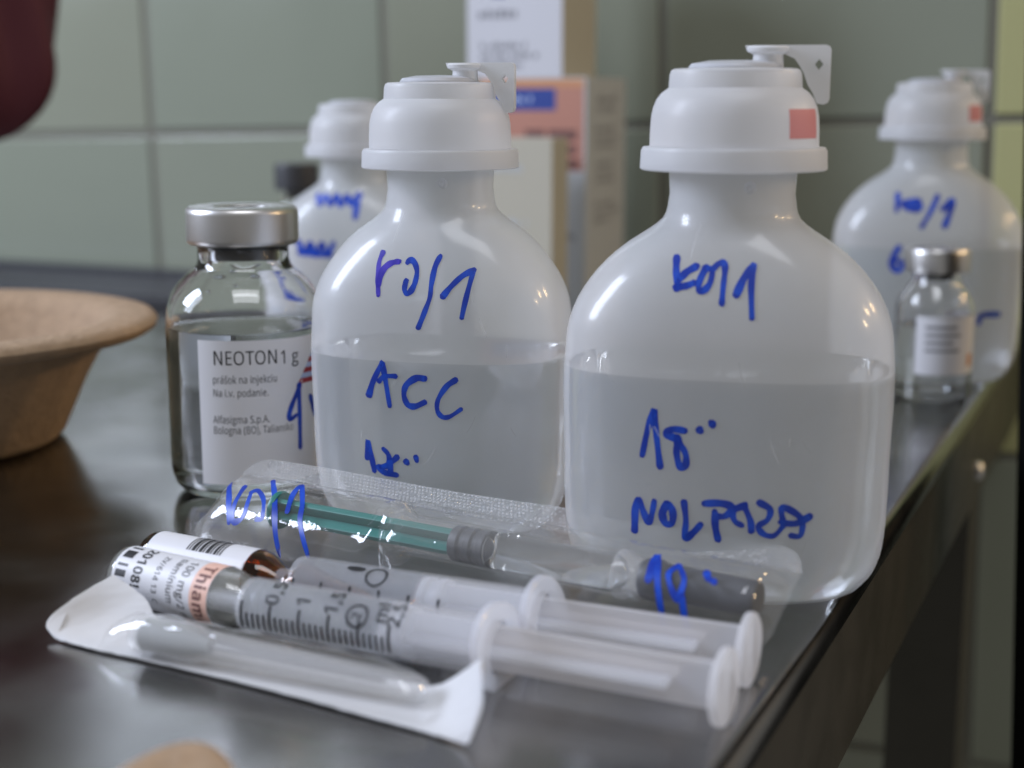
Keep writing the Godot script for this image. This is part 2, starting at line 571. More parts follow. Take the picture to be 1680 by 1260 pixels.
func large_vial() -> void:
	var t := thing("glass_vial", "large clear glass vial with grey metal cap and NEOTON label, beside the ACC bottle", "vial", Vector3(-0.0615, 0, -0.3345), 0.0, "glass injection vials")
	# wall of glass: outside up, inside down
	add("glass", lathe([0.8, 0.0, 0.6, 8.0, 0.0, 12.5, 0.2, 14.0, 1.0, 15.8, 2.6, 17.2, 5.0, 17.95, 7.5, 18.2, 12, 18.2, 24, 18.2, 36, 18.2, 40, 18.05, 43.5, 17.6, 46.3, 16.6, 48.6, 15.0, 50.4, 13.0, 51.6, 11.5, 52.6, 10.7, 54, 10.3, 56.6, 10.3, 57.4, 11.2, 58.6, 11.6, 59.6, 11.0, 59.8, 8.4,
		58.8, 7.9, 55, 8.0, 52.9, 8.6, 51.6, 9.6, 50.0, 11.4, 48.0, 13.8, 45.6, 15.6, 43, 16.7, 39.6, 17.25, 30, 17.35, 18, 17.35, 8.5, 17.35, 6.0, 16.9, 4.0, 15.2, 2.9, 13.4, 2.4, 11.0, 2.2, 0.0], 1, 72, false, 60.0), "clear_glass", t)
	add("liquid", lathe([2.15, 0.0, 2.35, 11.0, 2.83, 13.45, 3.9, 15.27, 5.9, 16.98, 8.4, 17.45, 18, 17.45, 30, 17.45, 38.2, 17.42, 38.9, 17.4, 38.5, 16.2, 38.3, 14.0, 38.25, 0.0], 1, 72, false, 50.0), "water", t)
	add("metal_cap", lathe([57.6, 10.0, 57.3, 12.0, 57.7, 12.55, 58.6, 12.7, 61, 12.7, 64.3, 12.7, 65.2, 12.5, 65.75, 11.9, 65.9, 11.0, 65.9, 7.0, 65.5, 6.2, 64.9, 6.0], 1, 72, false, 50.0), "aluminium", t)
	add("rubber_stopper", lathe([54.0, 7.9, 56.9, 7.9, 56.9, 10.7, 57.5, 11.0, 57.5, 6.0, 65.2, 6.0, 65.45, 4.6, 65.0, 2.2, 65.1, 0.0], 1, 40, false, 30.0), "rubber", t)
	var lab := add("label", patch(-8.0, 44.0, 5.0, 37.6, on_round.bind(18.22), 0.03, 60, 2), "label_paper", t)
	add("printing", letters([["NEOTON", -4.45, 33.7, 4.3, 0, false, 0.86], ["1 g", 10.6, 33.4, 4.1, 0, false, 0.9]], on_round.bind(18.27), ), "print_black", lab)
	add("small_printing", letters([["prášok na injekciu", -4.6, 28.9, 2.35, 0, false, 0.76], ["Na i.v. podanie.", -4.65, 25.9, 2.3, 0, false, 0.78], ["Alfasigma S.p.A.", -4.8, 19.9, 2.35, 0, false, 0.76], ["Bologna (BO), Taliansko", -4.85, 17.5, 2.35, 0, false, 0.74], ["LOT", 7.0, 9.3, 1.6]], on_round.bind(18.27)), "print_grey", lab)
	# striped triangle at the right of the label
	for k in 7:
		var y0 := 26.9 + k * 1.15
		var half0 := 7.4 * (1.0 - k / 7.0)
		var half1 := 7.4 * (1.0 - (k + 1) / 7.0)
		var V := PackedVector3Array()
		for j in 7:
			V.append(on_round(Vector2(20.6 + lerpf(-half0, half0, j / 6.0) * 0.75, y0), 0.06, 18.22))
		for j in 7:
			V.append(on_round(Vector2(20.6 + lerpf(-half1, half1, j / 6.0) * 0.75, y0 + 1.15), 0.06, 18.22))
		var I := PackedInt32Array()
		for j in 6:
			I.append_array([j, j + 1, j + 8, j, j + 8, j + 7])
		add("logo_stripe", mk(V, I, false), ["print_red", "print_pale_blue"][k % 2] if k < 6 else "print_grey", lab)
	var rng := RandomNumberGenerator.new()
	rng.seed = 4
	var deg: Array = [[49.3, 26.5, 43.3, 23.1, 39.8, 20.6, 40.1, 19.1, 45.5, 19.9],
		[48.4, 26.6, 48.5, 19.8, 48.2, 12.4],
		[59.9, 23.4, 61.6, 21.7, 64, 19.1]]
	var strokes := []
	for s in deg:
		var q := []
		for i in range(0, s.size(), 2):
			q.append_array([deg_to_rad(s[i]) * 18.22, s[i + 1]])
		strokes.append(q)
	add("handwriting", pen(strokes, 1.2, on_round.bind(18.29), rng), "ink", lab)
	# drops clinging inside the shoulder
	for d in [[-3.4, 50.4, 1.5, 0.5], [4.2, 50.6, 1.3, 0.5], [-0.6, 51.6, 1.0, 0.4], [-5.6, 47.4, 0.5, 0.35], [0.5, 48.9, 0.4, 0.3]]:
		var o := add("water_drop", built("drop", func(): return lathe([-1, 0.0, -0.7, 0.7, 0, 1.0, 0.7, 0.7, 1, 0.0], 1, 16, false, 80.0)), "water", t)
		var r := 9.4 if d[1] > 51 else (11.2 if d[1] > 50 else 13.3)
		o.position = Vector3(d[0], d[1], sqrt(r * r - d[0] * d[0]) - 0.2) * MM
		o.scale = Vector3(d[2], d[3], 0.5)


func small_vial(label: String, at: Vector3, r: float, tall: float, capm: String, with_label: bool) -> void:
	var t := thing("glass_vial", label, "vial", at, 0.0, "glass injection vials")
	add("glass", lathe([0.4, 0.0, 0.0, r * 0.8, 0.5, r * 0.94, 1.6, r, tall * 0.62, r, tall * 0.69, r * 0.93, tall * 0.75, r * 0.76, tall * 0.79, r * 0.62, tall * 0.9, r * 0.6, tall * 0.9, r * 0.45, tall * 0.78, r * 0.5, tall * 0.73, r * 0.65, tall * 0.67, r * 0.83, tall * 0.61, r * 0.9, 2.4, r * 0.9, 1.6, r * 0.8, 1.4, 0.0], 1, 48, false, 60.0), "clear_glass", t)
	add("liquid", lathe([1.35, 0.0, 1.55, r * 0.8, 2.4, r * 0.905, tall * 0.3, r * 0.905, tall * 0.5, r * 0.905, tall * 0.495, 0.0], 1, 48, false, 50.0), "water", t)
	add("metal_cap", lathe([tall * 0.85, r * 0.62, tall * 0.85, r * 0.8, tall * 0.87, r * 0.84, tall * 0.98, r * 0.84, tall, r * 0.78, tall, 0.0], 1, 40, false, 40.0), capm, t)
	add("rubber_stopper", lathe([tall * 0.8, r * 0.44, tall * 0.86, r * 0.44, tall * 0.86, r * 0.6], 1, 30), "rubber", t)
	if with_label:
		var lab := add("label", patch(-r * 0.75, r * 2.6, tall * 0.2, tall * 0.58, on_round.bind(r), 0.03, 30, 1), "label_paper", t)
		for k in 4:
			add("printed_line", patch(-r * 0.5, r * (0.35 + 0.12 * sin(k * 2.3)), tall * (0.5 - 0.05 * k), tall * (0.52 - 0.05 * k), on_round.bind(r), 0.07, 10, 1), "print_lilac_grey", lab)
		add("printed_mark", patch(r * 0.75, r * 1.0, tall * 0.25, tall * 0.33, on_round.bind(r), 0.07, 4, 1), "print_orange", lab)
	else:
		add("label", patch(-r * 1.4, r * 1.2, tall * 0.12, tall * 0.6, on_round.bind(r), 0.03, 30, 1), "label_paper", t)


# ---------------------------------------------------------------- ampoules and syringes, lying along x
func on_lying(p: Vector2, lift: float, r: float) -> Vector3:   # x along, y in mm from the top down the near side
	var a := p.y / r
	return Vector3(p.x, (r + lift) * cos(a), (r + lift) * sin(a))


func down_the_tube(p: Vector2, lift: float, r: float, along: float, around: float) -> Vector3:   # letters read down the near side, their tops to the right
	return on_lying(Vector2(along + p.y, around + p.x), lift, r)


func up_the_tube(p: Vector2, lift: float, r: float, along: float, around: float) -> Vector3:
	return on_lying(Vector2(along - p.y, around - p.x), lift, r)


func ampoule(called: String, label: String, at: Vector3, turn: float, glass: String) -> Node3D:
	var t := thing(called, label, "ampoule", at, turn, "glass ampoules lying on the table")
	add("glass", built("ampoule", func(): return lathe([0.5, 0.0, 0.15, 2.2, 0.0, 3.6, 0.35, 4.5, 1.2, 5.05, 2.4, 5.2, 14, 5.2, 25, 5.2, 26.6, 5.05, 28.2, 4.4, 29.6, 3.5, 31, 2.8, 32.2, 2.55, 33.2, 2.9, 34.5, 3.3, 36.5, 3.2, 40, 2.6, 45, 2.0, 50, 1.6, 51, 0.9, 51.2, 0.0,
		50.0, 0.0, 49.5, 0.9, 45, 1.4, 40, 2.0, 36.5, 2.6, 34.5, 2.7, 33.2, 2.3, 32.2, 1.95, 31, 2.2, 29.6, 2.9, 28.2, 3.8, 26.4, 4.5, 25, 4.62, 14, 4.62, 2.6, 4.62, 1.4, 4.1, 1.1, 3.0, 1.2, 0.0], 0, 48, false, 60.0)), glass, t)
	if glass == "amber_glass":
		add("liquid", built("ampoule_liquid", func(): return lathe([1.15, 0.0, 1.05, 3.0, 1.38, 4.15, 2.6, 4.66, 14, 4.66, 22, 4.66, 22.1, 0.0], 0, 40, false, 50.0)), "water", t)
	return t


func ampoules() -> void:
	var a := ampoule("amber_ampoule", "brown glass ampoule with a white barcode label, behind the clear ampoule", Vector3(-0.0677, 0.0052, -0.2633), deg_to_rad(-29.2), "amber_glass")
	var lab := add("label", patch(2.6, 25.4, -6.0, 15.0, on_lying.bind(5.2), 0.06, 2, 40), "label_paper", a)
	add("label_overlap", patch(2.8, 25.2, 3.6, 12.0, on_lying.bind(5.2), 0.13, 2, 20), "label_paper", lab)
	var x := 11.6
	for w in [0.24, 0.24, 0.8, 0.3, 0.75, 0.26, 0.85, 0.28, 0.6, 0.26, 0.28]:
		add("barcode_bar", patch(x, x + w, -2.6, 3.4, on_lying.bind(5.2), 0.12, 1, 14), "print_black", lab)
		x += w + (0.24 if w > 0.4 else 0.34)
	var b := ampoule("clear_ampoule", "clear glass ampoule with black printed label and salmon Thiamin band, nearest the paper pouch", Vector3(-0.0704, 0.0052, -0.2540), deg_to_rad(-31.6), "thin_glass")
	var lb := add("label", patch(2.2, 25.0, -5.5, 16.0, on_lying.bind(5.2), 0.06, 2, 44), "label_paper", b)
	add("salmon_band", patch(20.9, 24.9, -5.5, 16.0, on_lying.bind(5.2), 0.10, 2, 44), "print_salmon", lb)
	add("name_printing", letters([["Thiamin", 0.0, 0.0, 3.5, 0, true]], down_the_tube.bind(5.34, 22.9, 0.9)), "print_brown", lb)
	add("dose_printing", letters([["100 mg/2 ml", 0.0, 0.0, 2.3]], down_the_tube.bind(5.30, 18.8, 0.6)), "print_black", lb)
	add("substance_printing", letters([["tiamínium", 0.0, 0.0, 2.0]], down_the_tube.bind(5.30, 16.2, 0.4)), "print_black", lb)
	add("code_printing", letters([["ZV/614 13  C", 0.0, 0.0, 1.7]], down_the_tube.bind(5.30, 12.6, 0.8)), "print_black", lb)
	add("batch_printing", letters([["20108!", 0.0, 0.0, 2.9, 0, true]], down_the_tube.bind(5.30, 8.0, -0.6)), "print_black", lb)
	for k in [[-0.2, 0.4], [1.2, 3.0], [4.2, 4.7], [5.4, 6.6], [7.3, 7.7], [8.4, 9.9], [10.6, 11.0]]:
		add("barcode_bar", patch(3.0, 5.4, k[0], k[1], on_lying.bind(5.2), 0.12, 2, 4), "print_black", lb)


func syringe(label: String, at: Vector3, turn: float, pitch: float, out: float, printed: bool) -> void:
	var t := thing("syringe", label, "syringe", at, turn, "two part syringes lying on the table")
	t.rotation.z = pitch
	var len := 46.0
	add("barrel", built("barrel", func(): return lathe([-7.5, 1.1, -7.5, 1.9, -0.6, 2.15, -0.3, 2.6, 0.0, 4.2, 0.35, 4.62, 1.0, 4.75, len, 4.75, len, 4.3, 1.2, 4.3, 0.9, 3.9, 0.8, 1.2, -7.4, 1.1], 0, 48, false, 40.0)), "barrel_plastic", t)
	add("finger_flange", built("finger_flange", func():
		var rings := []
		for s in [[0.0, 0.0], [0.0, 1.0], [0.25, 1.04], [1.15, 1.04], [1.4, 1.0], [1.4, 0.0]]:
			var r := PackedVector3Array()
			for j in 40:
				var a := TAU * j / 40
				var ry: float = 4.6 if s[1] == 0.0 else 6.6 * s[1]
				var rz: float = 4.6 if s[1] == 0.0 else 9.6 * s[1]
				r.append(Vector3(len + s[0], ry * sin(a), rz * cos(a)))
			rings.append(r)
		return loft(rings, false, 30.0)), "flange_plastic", t).rotation.x = -0.62
	var head := 24.5 + out
	add("liquid", lathe([0.9, 0.0, 0.95, 3.9, 1.25, 4.32, head - 0.1, 4.32, head - 0.15, 0.0], 0, 40, false, 40.0), "water", t)
	var rod := 80.0 if out == 0.0 else 82.0
	var p := add("plunger", lathe([head, 0.0, head + 0.2, 3.6, head + 0.5, 4.2, head + 1.6, 4.25, head + 2.0, 3.9, head + 3.0, 3.9, head + 3.4, 4.2, head + 4.6, 4.25, head + 4.9, 3.8, head + 5.0, 0.0], 0, 40, false, 40.0), "plunger_plastic", t)
	add("plunger_rod", box(Vector3(head + 4.8, -3.7, -0.55), Vector3(rod, 3.7, 0.55), 0.2), "plunger_plastic", p)
	add("plunger_rod", box(Vector3(head + 4.8, -0.55, 0.56), Vector3(rod - 7.0, 0.55, 3.7), 0.2), "plunger_plastic", p)
	add("plunger_rod", box(Vector3(head + 4.8, -0.55, -3.7), Vector3(rod - 7.0, 0.55, -0.56), 0.2), "plunger_plastic", p)
	add("thumb_disc", built("thumb%f" % rod, func(): return lathe([rod, 0.0, rod - 0.05, 5.2, rod + 0.2, 5.75, rod + 0.8, 5.9, rod + 1.4, 5.75, rod + 1.7, 5.2, rod + 1.7, 0.0], 0, 44, false, 40.0)), "plunger_plastic", p)
	# graduation on the near side
	for k in 26:
		var u := 1.6 + k * 1.12
		var long := 4.6 if k % 5 == 0 else 2.7
		var half := 0.27 if k % 5 == 0 else 0.22
		add("graduation_mark", patch(u - half, u + half, 9.7 - long, 9.7, on_lying.bind(4.75), 0.05, 1, 6), "print_black", t)
	if printed:
		add("volume_printing", letters([["0,5", 0, 0, 3.6, 0, true], ["1", 0.6, 5.7, 3.6, 0, true], ["1,5", 0, 11.2, 3.6, 0, true], ["ml", 0, 20.3, 3.3, 0, true], ["2,5", -0.2, 22.9, 3.3, 0, true]].map(func(l): return [l[0], l[1], -l[2], l[3], 0, true]), up_the_tube.bind(4.8, 7.3, 5.2)), "print_black", t)
		add("printed_numeral", letters([["2", 0, 0, 2.4, 0, true]], up_the_tube.bind(4.8, 23.4, 5.2)), "print_black", t)
	# a ring round the 2, and dark marks of print on the lower side
	var rg := PackedVector3Array()
	var rI := PackedInt32Array()
	var cx := 23.4 if printed else 17.0
	var cy := 4.4 if printed else 2.6
	for j in 25:
		var a := TAU * j / 24
		for r in [1.6, 2.1]:
			rg.append(on_lying(Vector2(cx + cos(a) * r, cy + sin(a) * r), 0.05, 4.75))
	for j in 24:
		rI.append_array([j * 2, j * 2 + 1, j * 2 + 3, j * 2, j * 2 + 3, j * 2 + 2])
	add("printed_ring", mk(rg, rI, false), "print_black", t)
	var ov := PackedVector3Array()
	var oI := PackedInt32Array()
	var ox := 10.8 if printed else 12.6
	var oy := 11.9 if printed else 1.4
	ov.append(on_lying(Vector2(ox, oy), 0.05, 4.75))
	for j in 25:
		var a := TAU * j / 24
		ov.append(on_lying(Vector2(ox + cos(a) * (2.9 if printed else 1.8), oy + sin(a) * (1.1 if printed else 0.7)), 0.05, 4.75))
	for j in 24:
		oI.append_array([0, j + 1, j + 2])
	add("printed_oval", mk(ov, oI, false), "print_black", t)


# ---------------------------------------------------------------- the packed syringe
const LENGTH := 125.5
const PACK_AT := Vector3(-0.0673, 0.0006, -0.2873)


func pack_frame() -> Transform3D:
	var u := Vector3(0.852, 0, 0.5235).normalized()
	var n := Vector3(-0.25945, 0.86857, 0.42222).normalized()
	return Transform3D(Basis(u, n, u.cross(n).normalized()), PACK_AT)


func bulge(u: float, v: float) -> float:
	var w := 9.4
	var k := smoothstep(44.0, 49.0, u)
	w = lerpf(9.4, 8.4, k)
	w -= 0.9 * exp(-pow((u - 49.0) / 1.6, 2.0)) - 0.7 * exp(-pow((u - 53.5) / 2.0, 2.0))
	w *= 1.0 - 0.12 * smoothstep(80.0, 125.0, u)
	var q := absf(v - 9.9) / w
	if q >= 1.0:
		return 0.0
	var ends := clampf(minf((u - 3.5) / 7.0, (LENGTH - 0.8 - u) / 4.0), 0.0, 1.0)
	var tall := lerpf(7.2, 8.6, k) - 1.1 * exp(-pow((u - 49.0) / 1.3, 2.0)) + 0.10 * sin(u * 0.4) * (1.0 - k)
	return tall * sqrt(maxf(0.0, 1.0 - pow(q, 2.7))) * sqrt(maxf(0.0, 1.0 - pow(1.0 - ends, 2.4)))


func on_pack(p: Vector2, lift: float) -> Vector3:
	return Vector3(p.x, bulge(p.x, p.y) + 0.08 + lift, -p.y)


func corner_in(u: float, v: float, lx: float, ly: float, r: float) -> Vector2:   # pulls the grid's corners in to a round corner
	var x := clampf(u, 0.0, lx)
	var y := clampf(v, 0.0, ly)
	var dx := r - minf(x, lx - x)
	var dy := r - minf(y, ly - y)
	if dx > 0.0 and dy > 0.0:
		var far := maxf(dx, dy)
		var s := far / sqrt(dx * dx + dy * dy)
		dx *= s
		dy *= s
		x = r - dx if x < lx * 0.5 else lx - r + dx
		y = r - dy if y < ly * 0.5 else ly - r + dy
	return Vector2(x, y)


func film_sheet(u0: float, u1: float, v0: float, v1: float, nu: int, nv: int, lift: float, bulged: bool, r: float) -> ArrayMesh:
	var V := PackedVector3Array()
	var I := PackedInt32Array()
	var UV := PackedVector2Array()
	for i in nu + 1:
		for j in nv + 1:
			var u := lerpf(u0, u1, float(i) / nu)
			var v := lerpf(v0, v1, float(j) / nv)
			var p := corner_in(u, v, LENGTH, 26.5, r)
			var warp := 0.35 * sin(p.x * 0.09) * smoothstep(18.0, 26.0, p.y) + 0.5 * smoothstep(8.0, 0.0, p.x) * sin(p.y * 0.3)
			V.append(Vector3(p.x, (bulge(p.x, p.y) if bulged else 0.0) + lift + warp, -p.y))
			UV.append(Vector2(p.x, p.y) * 0.09)
	for i in nu:
		for j in nv:
			var a := i * (nv + 1) + j
			I.append_array([a, a + nv + 1, a + nv + 2, a, a + nv + 2, a + 1])
	return mk(V, I, false, 50.0, UV)


func packed_syringe() -> void:
	var f := pack_frame()
	var t := thing("blister_pack", "clear plastic syringe blister with ko/1 in blue pen, leaning against the bottles", "blister pack")
	t.transform = f
	add("clear_film", film_sheet(0, LENGTH, 0.6, 26.5, 170, 54, 0.0, true, 7.0), "crinkled_film", t)
	add("back_film", film_sheet(0.4, LENGTH - 0.4, 1.0, 26.1, 70, 20, -0.3, false, 7.0), "film", t)
	add("sealed_edge", film_sheet(0.3, LENGTH - 0.3, 20.2, 26.3, 90, 8, 0.12, false, 6.0), "knurled_film", t)
	add("sealed_edge", film_sheet(0.2, 3.4, 0.3, 20.1, 6, 24, 0.12, false, 6.0), "knurled_film", t)
	add("edge_frosting", film_sheet(0.3, LENGTH - 0.3, 21.0, 26.3, 60, 6, 0.2, false, 6.0), "sealed_film", t)
	var rng := RandomNumberGenerator.new()
	rng.seed = 12
	var V := PackedVector3Array()
	var I := PackedInt32Array()
	for i in 140:
		for j in 7:
			var p := Vector2(1.2 + (i + 0.5 * (j % 2)) * 0.9 + rng.randf_range(-0.08, 0.08), 20.8 + j * 0.85)
			if corner_in(p.x, p.y, LENGTH, 26.5, 6.0).distance_to(p) > 0.01 or rng.randf() < 0.08 + 0.5 * smoothstep(45.0, 90.0, p.x):
				continue
			var warp := 0.35 * sin(p.x * 0.09) * smoothstep(18.0, 26.0, p.y)
			var c := V.size()
			V.append(Vector3(p.x, 0.42 + warp, -p.y))
			for q in 5:
				V.append(Vector3(p.x + 0.33 * cos(q * TAU / 5), 0.22 + warp, -p.y + 0.33 * sin(q * TAU / 5)))
			for q in 5:
				I.append_array([c, c + 1 + (q + 1) % 5, c + 1 + q])
	for i in 5:
		for j in 18:
			var p := Vector2(0.7 + i * 0.75, 4.0 + (j + 0.5 * (i % 2)) * 0.9)
			var c := V.size()
			V.append(Vector3(p.x, 0.42, -p.y))
			for q in 5:
				V.append(Vector3(p.x + 0.3 * cos(q * TAU / 5), 0.22, -p.y + 0.3 * sin(q * TAU / 5)))
			for q in 5:
				I.append_array([c, c + 1 + (q + 1) % 5, c + 1 + q])
	add("embossed_dots", mk(V, I, false, 60.0), "embossing", t).set_meta("kind", "stuff")
	add("handwriting", pen([[6, 12.8, 9.9, 8.1, 12.9, 3.2],
		[11.5, 11.5, 12.4, 6.5, 13.9, 3.4, 16, 4.7, 14.4, 9.9],
		[14.1, 10.3, 15.5, 11, 18.7, 8.7, 20.8, 4.9, 19.6, 4.4],
		[16.3, 14.9, 20.4, 10.3, 23.6, 5.5, 25.9, 1.1],
		[25.7, 7.2, 24.1, 11.5, 23.6, 14.6, 24.2, 14.5, 27.8, 9.7, 29.9, 5.6, 33.3, 1.1],
		[104.9, 6.4, 104.3, 9.4, 104.4, 11.3, 104.6, 11, 106.3, 6.8, 108.5, 1.3],
		[109, 9.8, 108, 8.1, 109, 5.9, 110.7, 4.5, 111.1, 7, 109.8, 9.1, 109, 9.8],
		[111.4, 4.7, 112.6, 1.4],
		[114.2, 9.5, 115.1, 8.2],
		[115.9, 8.1, 116.3, 7.8]], 1.15, on_pack, rng), "ink", t)
	# the syringe inside it
	var s := thing("prefilled_syringe", "prefilled syringe with teal plunger and dark grey needle shield, inside the clear blister", "syringe")
	s.transform = f * Transform3D(Basis(), Vector3(0, 4.0, -9.9) * MM)
	var p := add("plunger_rod", box(Vector3(21.2, -0.6, -2.8), Vector3(63.5, 0.6, 2.8), 0.2), "teal_plastic", s)
	add("plunger_rib", box(Vector3(21.2, 0.61, -0.6), Vector3(63.5, 2.8, 0.6), 0.2), "teal_plastic", p)
	add("plunger_rib", box(Vector3(21.2, -2.8, -0.6), Vector3(63.5, -0.61, 0.6), 0.2), "teal_plastic", p)
	add("thumb_disc", lathe([20.0, 0.0, 19.9, 3.2, 20.2, 3.75, 20.8, 3.85, 21.3, 3.6, 21.4, 0.0], 0, 36, false, 40.0), "teal_plastic", p)
	add("rubber_stopper", lathe([62.8, 0.0, 62.8, 3.2, 63.1, 3.4, 64.6, 3.4, 64.9, 3.0, 65.8, 3.0, 66.1, 3.4, 67.4, 3.4, 67.7, 3.0, 68.6, 3.0, 68.9, 3.4, 70.2, 3.4, 70.6, 2.9, 71.8, 1.0, 72.0, 0.0], 0, 36, false, 35.0), "shield_grey", s)
	add("barrel", lathe([50.6, 3.5, 49.4, 3.7, 49.2, 5.2, 49.5, 6.2, 50.4, 6.3, 50.9, 5.8, 51.1, 4.3, 52.2, 3.95, 70, 3.95, 96, 3.95, 98, 3.6, 99.2, 2.6, 99.9, 2.0, 101.4, 1.9, 101.4, 0.5, 99, 0.6, 97.4, 2.6, 96, 3.45, 70, 3.45, 50.8, 3.45], 0, 44, false, 45.0), "film", s)
	add("solution", lathe([72.1, 0.0, 71.9, 1.0, 70.7, 3.0, 70.7, 3.43, 84, 3.43, 95.9, 3.43, 97.3, 2.6, 98.4, 0.6, 98.5, 0.0], 0, 36, false, 45.0), "water", s)
	add("needle_hub", lathe([96.9, 3.98, 97.0, 4.3, 98.2, 4.3, 99.0, 3.6, 101.0, 3.4, 101.2, 2.0], 0, 32, false, 45.0), "sheath_plastic", s)
	add("needle_shield", lathe([101.3, 0.0, 101.3, 2.6, 101.6, 3.3, 102.4, 3.65, 104.5, 3.65, 105.3, 3.3, 106.2, 3.15, 114, 3.1, 121.6, 3.05, 122.4, 2.8, 122.6, 2.2, 122.6, 0.0], 0, 40, false, 40.0), "shield_grey", s)


# ---------------------------------------------------------------- opened paper pouch with a sheathed needle
func pouch() -> void:
	var G := [
		[Vector3(-1.2, 0.3, -0.2), Vector3(-4.7, 2.0, -1.9), Vector3(-2.8, 5.0, -6.6), Vector3(0.1, 7.5, -13.8)],
		[Vector3(7.2, 0.3, 0.9), Vector3(3.6, 0.8, -3.4), Vector3(4.1, 2.5, -8.3), Vector3(7.6, 5.0, -12.4)],
		[Vector3(20.1, 0.3, 1.4), Vector3(17.8, 0.5, -2.2), Vector3(16.3, 0.9, -5.8), Vector3(15.7, 1.6, -9.1)],
		[Vector3(42.2, 0.3, 3.1), Vector3(40.7, 0.4, -0.2), Vector3(39.5, 0.6, -3.5), Vector3(38.8, 0.9, -6.3)],
		[Vector3(63.1, 0.3, 5.7), Vector3(61.7, 0.4, 1.8), Vector3(60.5, 0.6, -2.6), Vector3(59.5, 0.9, -6.6)],
		[Vector3(72.8, 0.3, 6.9), Vector3(71.2, 0.8, 2.8), Vector3(69.9, 1.6, -0.8), Vector3(68.9, 2.6, -4.1)],
		[Vector3(78.8, 0.5, 8.2), Vector3(79.9, 3.0, 7.1), Vector3(78.9, 6.0, 3.5), Vector3(77.3, 9.0, -1.2)],
		[Vector3(80.5, 1.0, 9.0), Vector3(81.5, 5.0, 6.8), Vector3(81.0, 8.0, 5.4), Vector3(79.7, 10.4, 3.3)],
		]
	var t := thing("needle_pouch", "torn white paper and film needle pouch lying open in front of the syringes", "pouch", Vector3(-0.0756, 0.0003, -0.2325), deg_to_rad(-24.5))
	var rng := RandomNumberGenerator.new()
	rng.seed = 8
	var rows := []
	for g in G:
		var flat := PackedVector3Array()
		for k in 3:
			for q in 6:
				flat.append(g[k].cubic_interpolate(g[k + 1], g[maxi(k - 1, 0)], g[mini(k + 2, 3)], q / 6.0))
		flat.append(g[3])
		rows.append(flat)
	var fine := []
	for i in rows.size() - 1:
		for q in 10:
			var r := PackedVector3Array()
			for j in rows[0].size():
				var p: Vector3 = rows[i][j].cubic_interpolate(rows[i + 1][j], rows[maxi(i - 1, 0)][j], rows[mini(i + 2, rows.size() - 1)][j], q / 10.0)
				p += Vector3(rng.randf_range(-0.05, 0.05), rng.randf_range(0.0, 0.09), rng.randf_range(-0.08, 0.08))
				r.append(p)
			fine.append(r)
	fine.append(rows[rows.size() - 1])
	# sheet with a thickness: over the top and back underneath
	var rings := []
	for r in fine:
		var loop := PackedVector3Array()
		loop.append_array(r)
		for j in range(r.size() - 1, -1, -1):
			loop.append(r[j] + Vector3(0, -0.22, 0))
		rings.append(loop)
	add("paper_backing", loft(rings, true, 60.0), "paper", t)
	# the clear film that bulges over the needle
	var arcs := []
	for i in 41:
		var u := lerpf(9.0, 71.0, i / 40.0)
		var r := PackedVector3Array()
		var end := sqrt(maxf(0.0, 1.0 - pow(absf(i - 20.0) / 20.0, 8.0)))
		for j in 17:
			var a := PI * j / 16.0
			var mid := -1.6 + (u - 9.0) * 0.05
			r.append(Vector3(u, 0.5 + (6.9 + 0.2 * sin(u * 0.8 + j)) * sin(a) * maxf(end, 0.02), mid + 4.2 * cos(a)))
		arcs.append(r)
	add("clear_film", loft(arcs, false, 60.0, false, false), "film", t)
	var n := thing("sheathed_needle", "injection needle in a clear plastic sheath, lying inside the opened paper pouch", "needle", Vector3(-0.0610, 0.0040, -0.2268), deg_to_rad(-26.0))
	add("sheath", lathe([0.0, 0.0, 0.0, 2.0, 0.2, 2.9, 0.9, 3.3, 2.2, 3.35, 9, 3.2, 12.5, 3.1, 13.6, 2.7, 30, 2.35, 52, 2.0, 53.4, 1.5, 53.6, 0.0, 53.0, 0.0, 52.6, 1.2, 30, 1.9, 13.2, 2.3, 12.0, 2.7, 2.0, 2.9, 0.9, 2.4, 0.8, 0.0], 0, 36, false, 45.0), "thin_sheath", n)
	add("needle_hub", lathe([1.6, 0.0, 1.5, 2.3, 2.0, 2.7, 3.0, 2.6, 9.5, 2.2, 12.5, 1.5, 14.5, 1.2, 14.6, 0.0], 0, 28, false, 40.0), "hub_plastic", n)
	add("needle_tube", lathe([14.4, 0.0, 14.4, 0.4, 46, 0.4, 47.5, 0.0], 0, 12, false, 40.0), "needle_steel", n)


# ---------------------------------------------------------------- bowls, cloth, cartons
func pulp_bowl(label: String, at: Vector3, R: float, tall: float, base: float, sx := 1.0, turn := 0.0) -> void:
	var t := thing("pulp_bowl", label, "bowl", at, turn, "beige moulded pulp bowls")
	t.scale = Vector3(sx, 1, 1)
	add("bowl", lathe([0.0, 0.0, 0.0, base - 4.0, 0.6, base - 1.0, 2.5, base + 1.0, tall * 0.5, lerpf(base, R - 13.0, 0.55), tall - 6.0, R - 13.0, tall - 4.6, R - 10.0, tall - 4.4, R - 2.0, tall - 3.4, R - 0.4, tall - 1.9, R, tall - 0.6, R - 1.0, tall, R - 3.5, tall + 0.2, R - 9.0, tall - 0.8, R - 13.0, tall - 4.0, R - 15.5, tall * 0.45, lerpf(base, R - 15.0, 0.5), 4.4, base - 1.5, 2.8, base - 4.5, 2.2, 0.0], 1, 96, false, 50.0), "moulded_pulp", t)


